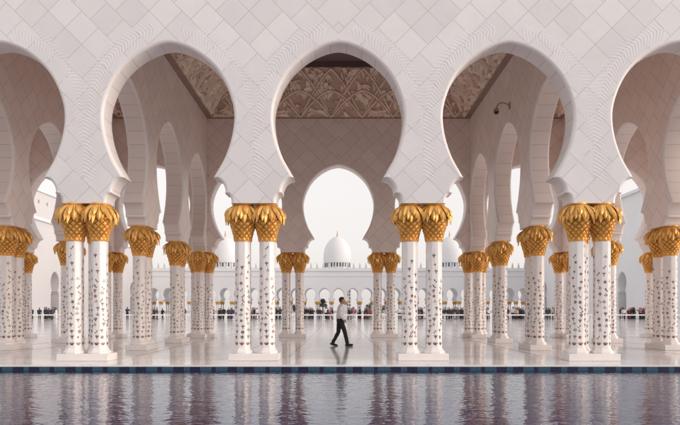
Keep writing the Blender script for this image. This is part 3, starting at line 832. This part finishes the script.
m_shirt = mottled('white_shirt_cloth', (.72, .70, .72), .04, 8, .8, 0, .3, 90); m_trou = mottled('black_trouser_cloth', (.014, .013, .016), .2, 8, .8, 0, .3, 60)
m_shoe = mottled('black_shoe_leather', (.012, .011, .012), .2, 8, .35); m_eye, _, _ = mat('eye', (.03, .02, .02), .2); m_belt = mottled('black_belt', (.012, .011, .011), .1, 8, .4)
m_phone, _, _ = mat('white_phone_case', (.75, .75, .75), .3)
def walking_man(loc):
    """faces +X, mid-stride; his right side (-Y) is towards the pool"""
    HEAD = Vector((.05, 0, 1.635))
    hipR, hipL = Vector((-.02, -.09, .93)), Vector((-.04, .09, .93))
    kneR, ankR = Vector((.14, -.09, .52)), Vector((.23, -.09, .10))
    kneL, ankL = Vector((-.09, .09, .49)), Vector((-.29, .085, .125))
    shR, elR, wrR = Vector((-.01, -.195, 1.41)), Vector((-.045, -.235, 1.13)), Vector((.12, -.21, .955))
    shL, elL, wrL = Vector((-.01, .195, 1.41)), Vector((-.06, .235, 1.14)), Vector((.10, .2, .97))
    bm = bmesh.new()
    loft(bm, [(-.03, 0, .90, .10, .155), (-.03, 0, 1.0, .095, .15), (-.015, 0, 1.15, .095, .14), (.0, 0, 1.3, .105, .165), (-.005, 0, 1.4, .09, .17), (0, 0, 1.455, .06, .09)])
    limb(bm, [(.0, 0, 1.42), (.015, 0, 1.50), (.03, 0, 1.56)], [.07, .056, .054])
    # head: cranium, face, jaw, nose, ears, brow
    ball(bm, HEAD + Vector((-.012, 0, .028)), .1, 20, sc3=(1.0, .78, .92)); ball(bm, HEAD + Vector((.03, 0, -.03)), .075, 16, sc3=(.9, .82, 1.15)); ball(bm, HEAD + Vector((.058, 0, -.085)), .034, 12, sc3=(1, 1.1, .8))
    tube(bm, [HEAD + Vector((.085, 0, .02)), HEAD + Vector((.115, 0, -.025)), HEAD + Vector((.095, 0, -.035))], [.009, .014, .011], 8)
    ball(bm, HEAD + Vector((.088, 0, -.058)), .017, 8, sc3=(.7, 1.4, .5))
    for s in (-1, 1):
        ball(bm, HEAD + Vector((-.005, s * .08, -.01)), .03, 10, sc3=(.7, .32, 1)); ball(bm, HEAD + Vector((.075, s * .03, .022)), .018, 8, sc3=(.7, 1.2, .6))
    for h, k_, a in ((hipR, kneR, ankR), (hipL, kneL, ankL)): limb(bm, [h, h.lerp(k_, .5), k_, k_.lerp(a, .35), a], [.082, .07, .052, .05, .036])
    for s_, e, w_ in ((shR, elR, wrR), (shL, elL, wrL)):
        limb(bm, [s_, e, w_], [.055, .042, .028])
        d = (w_ - e).normalized(); dn = (d * .75 + Vector((.15, 0, -.6))).normalized(); sdv = Vector((0, 1 if s_.y < 0 else -1, 0))
        lat = dn.cross(sdv).normalized()
        palm_c = w_ + dn * .045
        limb(bm, [w_, palm_c + lat * .012, palm_c + dn * .03 + lat * .018], [.025, .022, .018]); limb(bm, [w_, palm_c - lat * .012, palm_c + dn * .03 - lat * .018], [.025, .022, .018])
        for q, ln in enumerate((.066, .076, .07, .055)):
            r0 = palm_c + dn * .035 + lat * (.028 - .019 * q); p1 = r0 + dn * ln * .5; p2 = p1 + (dn * .7 + sdv * .7).normalized() * ln * .35; p3 = p2 + (dn * .2 + sdv).normalized() * ln * .28
            limb(bm, [r0, p1, p2, p3], [.0095, .009, .0085, .007], 7)
        t0 = w_ + dn * .02 + lat * .024; limb(bm, [t0, t0 + dn * .03 + lat * .022 + sdv * .012, t0 + dn * .06 + lat * .024 + sdv * .03], [.012, .0105, .009], 7)
    body = mesh_child('person', remeshed(bm, .0065, 4), m_skin, None)
    body.location = loc
    tag(body, 'man walking right past the central arch in a white shirt, black trousers and black shoes', 'person')
    bm = bmesh.new()   # shirt, a little loose over the belt
    loft(bm, [(-.03, 0, .985, .125, .172), (-.03, 0, 1.02, .138, .185), (-.025, 0, 1.1, .135, .178), (-.005, 0, 1.25, .13, .19), (-.0, 0, 1.36, .122, .2), (-.005, 0, 1.43, .095, .17), (.005, 0, 1.475, .068, .08)])
    tube(bm, [(.005, 0, 1.46), (.018, 0, 1.505)], [.072, .066], 14)
    for s_, e, w_ in ((shR, elR, wrR), (shL, elL, wrL)): limb(bm, [s_ + Vector((0, 0, .005)), s_.lerp(e, .5), e, e.lerp(w_, .5), e.lerp(w_, .88)], [.075, .066, .06, .052, .042])
    mesh_child('shirt', folds(remeshed(bm, .009, 3), .013, 9, 3), m_shirt, body)
    bm = bmesh.new()
    loft(bm, [(-.03, 0, .83, .105, .165), (-.035, 0, .9, .125, .178), (-.03, 0, 1.02, .118, .165)])
    for h, k_, a in ((hipR, kneR, ankR), (hipL, kneL, ankL)): limb(bm, [h, h.lerp(k_, .45), k_, k_.lerp(a, .5), k_.lerp(a, .97)], [.103, .09, .072, .068, .062])
    mesh_child('trousers', folds(remeshed(bm, .009, 3), .011, 8, 8), m_trou, body)
    bm = bmesh.new(); loft(bm, [(-.03, 0, 1.0, .127, .176), (-.03, 0, 1.035, .127, .176)], 28); to_obj('belt', bm, m_belt, body, smooth=40)
    for a, pitch in ((ankR, .12), (ankL, -.22)):
        bm = bmesh.new(); f = Vector((math.cos(pitch), 0, math.sin(pitch))); u = Vector((-f.z, 0, f.x))
        heel = a - f * .055 - u * .055; limb(bm, [a - u * .02, a - u * .055 + f * .02, a + f * .1 - u * .062, a + f * .175 - u * .068], [.045, .045, .042, .032]); ball(bm, heel, .04, 10)
        tube(bm, [heel - u * .02, heel + f * .05 - u * .022, a + f * .19 - u * .085], [.036, .03, .034], 8)
        mesh_child('shoe', remeshed(bm, .007, 3), m_shoe, body)
    bm = bmesh.new()   # short hair cap
    ball(bm, HEAD + Vector((-.022, 0, .042)), .104, 20, sc3=(1.0, .82, .92)); ball(bm, HEAD + Vector((.03, 0, .085)), .06, 12, sc3=(1.0, 1.1, .55)); ball(bm, HEAD + Vector((-.055, 0, -.01)), .07, 12, sc3=(.8, 1.0, 1.0))
    bmesh.ops.bisect_plane(bm, geom=bm.verts[:] + bm.edges[:] + bm.faces[:], plane_co=HEAD + Vector((.03, 0, .045)), plane_no=(.75, 0, -.66), clear_outer=True)
    to_obj('hair', bm, m_hair, body, smooth=70)
    bm = bmesh.new()
    for s in (-1, 1): ball(bm, HEAD + Vector((.083, s * .031, .005)), .0095, 8)
    to_obj('eyes', bm, m_eye, body, smooth=60)
    ph = bmesh.new(); box(ph, -.01, .01, -.035, .035, -.07, .07, bev=.004); po = to_obj('phone', ph, m_phone)
    po.location = Vector(loc) + wrR + Vector((.055, .012, -.075)); po.rotation_euler = (0, R(35), R(10)); tag(po, "small white phone in the walking man's right hand at his hip", 'phone')
walking_man((.085, 21.75, 0))

# ---- crowd along the barrier
def crowd_mesh(kind, seed):
    rnd = random.Random(seed); bm = bmesh.new()
    stride = {'walk': .2, 'stand': .03, 'robe': .02, 'photo': .04}[kind]
    loft(bm, [(0, 0, .86, .11, .165), (0, 0, 1.0, .11, .16), (0, 0, 1.2, .11, .17), (0, 0, 1.38, .1, .19), (0, 0, 1.45, .06, .1)], 14)
    limb(bm, [(0, 0, 1.42), (.01, 0, 1.55)], [.06, .055], 8)
    ball(bm, (.0, 0, 1.65), .1, 14, sc3=(.95, .8, 1.12)); ball(bm, (.09, 0, 1.635), .02, 6)
    for s in (-1, 1):
        f = s * stride
        limb(bm, [(0, s * .09, .9), (f * .6 + .02, s * .095, .5), (f, s * .1, .09)], [.1, .075, .055], 8)
        limb(bm, [(f - .03, s * .1, .05), (f + .15, s * .11, .045)], [.05, .042], 8)
        if kind == 'photo': limb(bm, [(0, s * .2, 1.4), (.1, s * .24, 1.18), (.32, s * .1, 1.42), (.38, s * .06, 1.46)], [.06, .052, .04, .035], 8)
        else:
            b_ = -f * .8 + rnd.uniform(-.05, .1)
            limb(bm, [(0, s * .2, 1.4), (b_ * .4 - .02, s * .25, 1.12), (b_ + .05, s * .23, .88), (b_ + .08, s * .22, .78)], [.06, .052, .04, .036], 8)
    if kind == 'robe': loft(bm, [(0, 0, .06, .2, .24), (0, 0, .5, .17, .21), (0, 0, .95, .15, .2), (0, 0, 1.3, .13, .2)], 14)
    me = remeshed(bm, .026, 2)
    for nm in ('top', 'bottom', 'skin', 'hair'): me.materials.append(m_skin)
    for p in me.polygons:
        c = p.center
        if c.z > 1.5: i = 3 if (c.z > 1.70 or c.x < -.015) else 2
        elif kind == 'robe': i = 0 if c.z > .1 or abs(c.y) > .2 else 1
        elif c.z > .93 and not (abs(c.y) > .2 and c.z < .9): i = 0
        elif abs(c.y) > .19 and c.z > .72: i = 2
        else: i = 1
        if kind == 'photo' and c.x > .28 and c.z > 1.3: i = 2
        p.material_index = i
    return me
CM = {k: [crowd_mesh(k, q) for q in range(2)] for k in ('walk', 'stand', 'robe', 'photo')}
TOPS = {'black': (.015, .014, .016), 'dark grey': (.05, .05, .055), 'navy': (.02, .028, .07), 'white': (.62, .60, .62), 'red': (.34, .03, .035), 'pink': (.55, .16, .25), 'blue': (.05, .12, .32), 'maroon': (.13, .02, .03), 'beige': (.42, .32, .24), 'pale grey': (.35, .35, .37)}
BOTS = {'black': (.012, .012, .013), 'dark blue': (.025, .035, .07), 'charcoal': (.04, .038, .04), 'brown': (.09, .06, .045), 'beige': (.36, .29, .22)}
TM = {k: mottled(k.replace(' ', '_') + '_top_cloth', c, .15, 6, .8) for k, c in TOPS.items()}
BMt = {k: mottled(k.replace(' ', '_') + '_trouser_cloth', c, .15, 6, .8) for k, c in BOTS.items()}
m_scarf = mottled('white_scarf_cloth', (.6, .58, .58), .05, 6, .8)
gaps = [(31, 42, 3.4, 'beside the leftmost columns'), (44.5, 58, 2.0, 'left of the left pool-edge cluster'), (127, 129, 2, 'alone before the plain left wing'), (150.5, 168, 2.3, 'left of the third row column'),
        (182.5, 188.5, 2.6, 'left of the left rear cluster'), (212, 233, 2.2, 'between left rear cluster and left central pair'), (250.5, 257.5, 2.6, 'in the gap of the left central pair'),
        (274, 281, 2.5, 'between left central pair and left rear pair'), (303, 333, 2.2, 'left of the walking man'), (348, 374, 2.1, 'right of the walking man'),
        (381, 385, 2.3, 'in the gap of the right rear pair'), (399, 402, 2.6, 'between right rear pair and right central pair'), (418.5, 425, 2.8, 'in the gap of the right central pair'), (443, 465, 2.6, 'between right central pair and right rear cluster'),
        (487, 493.5, 2.3, 'right of the right rear cluster'), (507.5, 526, 2.1, 'right of the right third row column'), (546, 557, 2.6, 'right of the right second row column'), (620.5, 649, 2.1, 'right of the right pool-edge cluster')]
rnd = random.Random(21)
for x0, x1, st, phrase in gaps:
    used = set(); x = x0 + .3
    while x <= x1:
        Yp = rnd.uniform(87.2, 92.5); s = F_PX / Yp
        kind = rnd.choices(('walk', 'stand', 'robe', 'photo'), (3, 5, 2, 2))[0]
        for _ in range(80):
            tk = rnd.choices(list(TOPS), (14, 8, 6, 3.5, 1.4, 1.2, 1, 2, .7, 1.6))[0]; bk = rnd.choices(list(BOTS), (8, 4, 4, 1, 1))[0]
            if kind == 'robe': bk = 'robe'; tk = rnd.choices(('black', 'white', 'navy', 'maroon', 'dark grey'), (6, 2, 1, 1, 2))[0]
            if (tk, bk) not in used: break
            kind = rnd.choice(('walk', 'stand', 'robe', 'photo'))
        used.add((tk, bk))
        o = bpy.data.objects.new('person', rnd.choice(CM[kind])); link(o)
        o.location = ((x - 338.5) / s, Yp, .0); o.rotation_euler = (0, 0, rnd.choice((-90, 90, 0, 180, -60, 60)) * math.pi / 180 + rnd.uniform(-.4, .4))
        hgt = rnd.uniform(.9, 1.05); o.scale = (hgt * 1.18, hgt * 1.18, hgt)
        for i_, m_ in enumerate((TM[tk], BMt.get(bk, m_shoe), m_skin, m_hair)):
            o.material_slots[i_].link = 'OBJECT'; o.material_slots[i_].material = m_
        if kind == 'robe' and tk != 'white': o.material_slots[3].material = TM[tk]
        if kind == 'robe': lb = f'visitor in long {tk} robe, {phrase}'
        else: lb = f'visitor in {tk} top, {bk} trousers, {phrase}'
        tag(o, lb, 'person', 'visitors along the courtyard barrier')
        x += st * rnd.choice((.38, .42, .5, .55, .7, 1.0, 2.4))

# white barrier in front of them
m_rail = mottled('white_rail', (.8, .78, .77), .03, 3, .4)
def barrier():
    rt = empty('barrier', (0, 0, 0))
    bm = bmesh.new(); box(bm, -2.1, 2.1, -.03, .03, .56, .72, bev=.012); to_obj('rail', bm, m_rail, rt)
    for s in (-2.0, 2.0):
        bm = bmesh.new(); lathe(bm, [(.16, .002), (.16, .03), (.035, .05), (.035, .78), (.05, .8), (.03, .84)], 12, (s, 0)); to_obj('post', bm, m_rail, rt, smooth=40)
    return rt
b0 = barrier()
bar_ph = {}
for i in range(23):
    r = b0 if i == 0 else copy_tree(b0)
    x = (i - 11) * 4.25; r.location = (x, 86, 0)
    tag(r, 'low white barrier section with two posts in front of the distant crowd', 'barrier', 'barrier sections before the crowd')
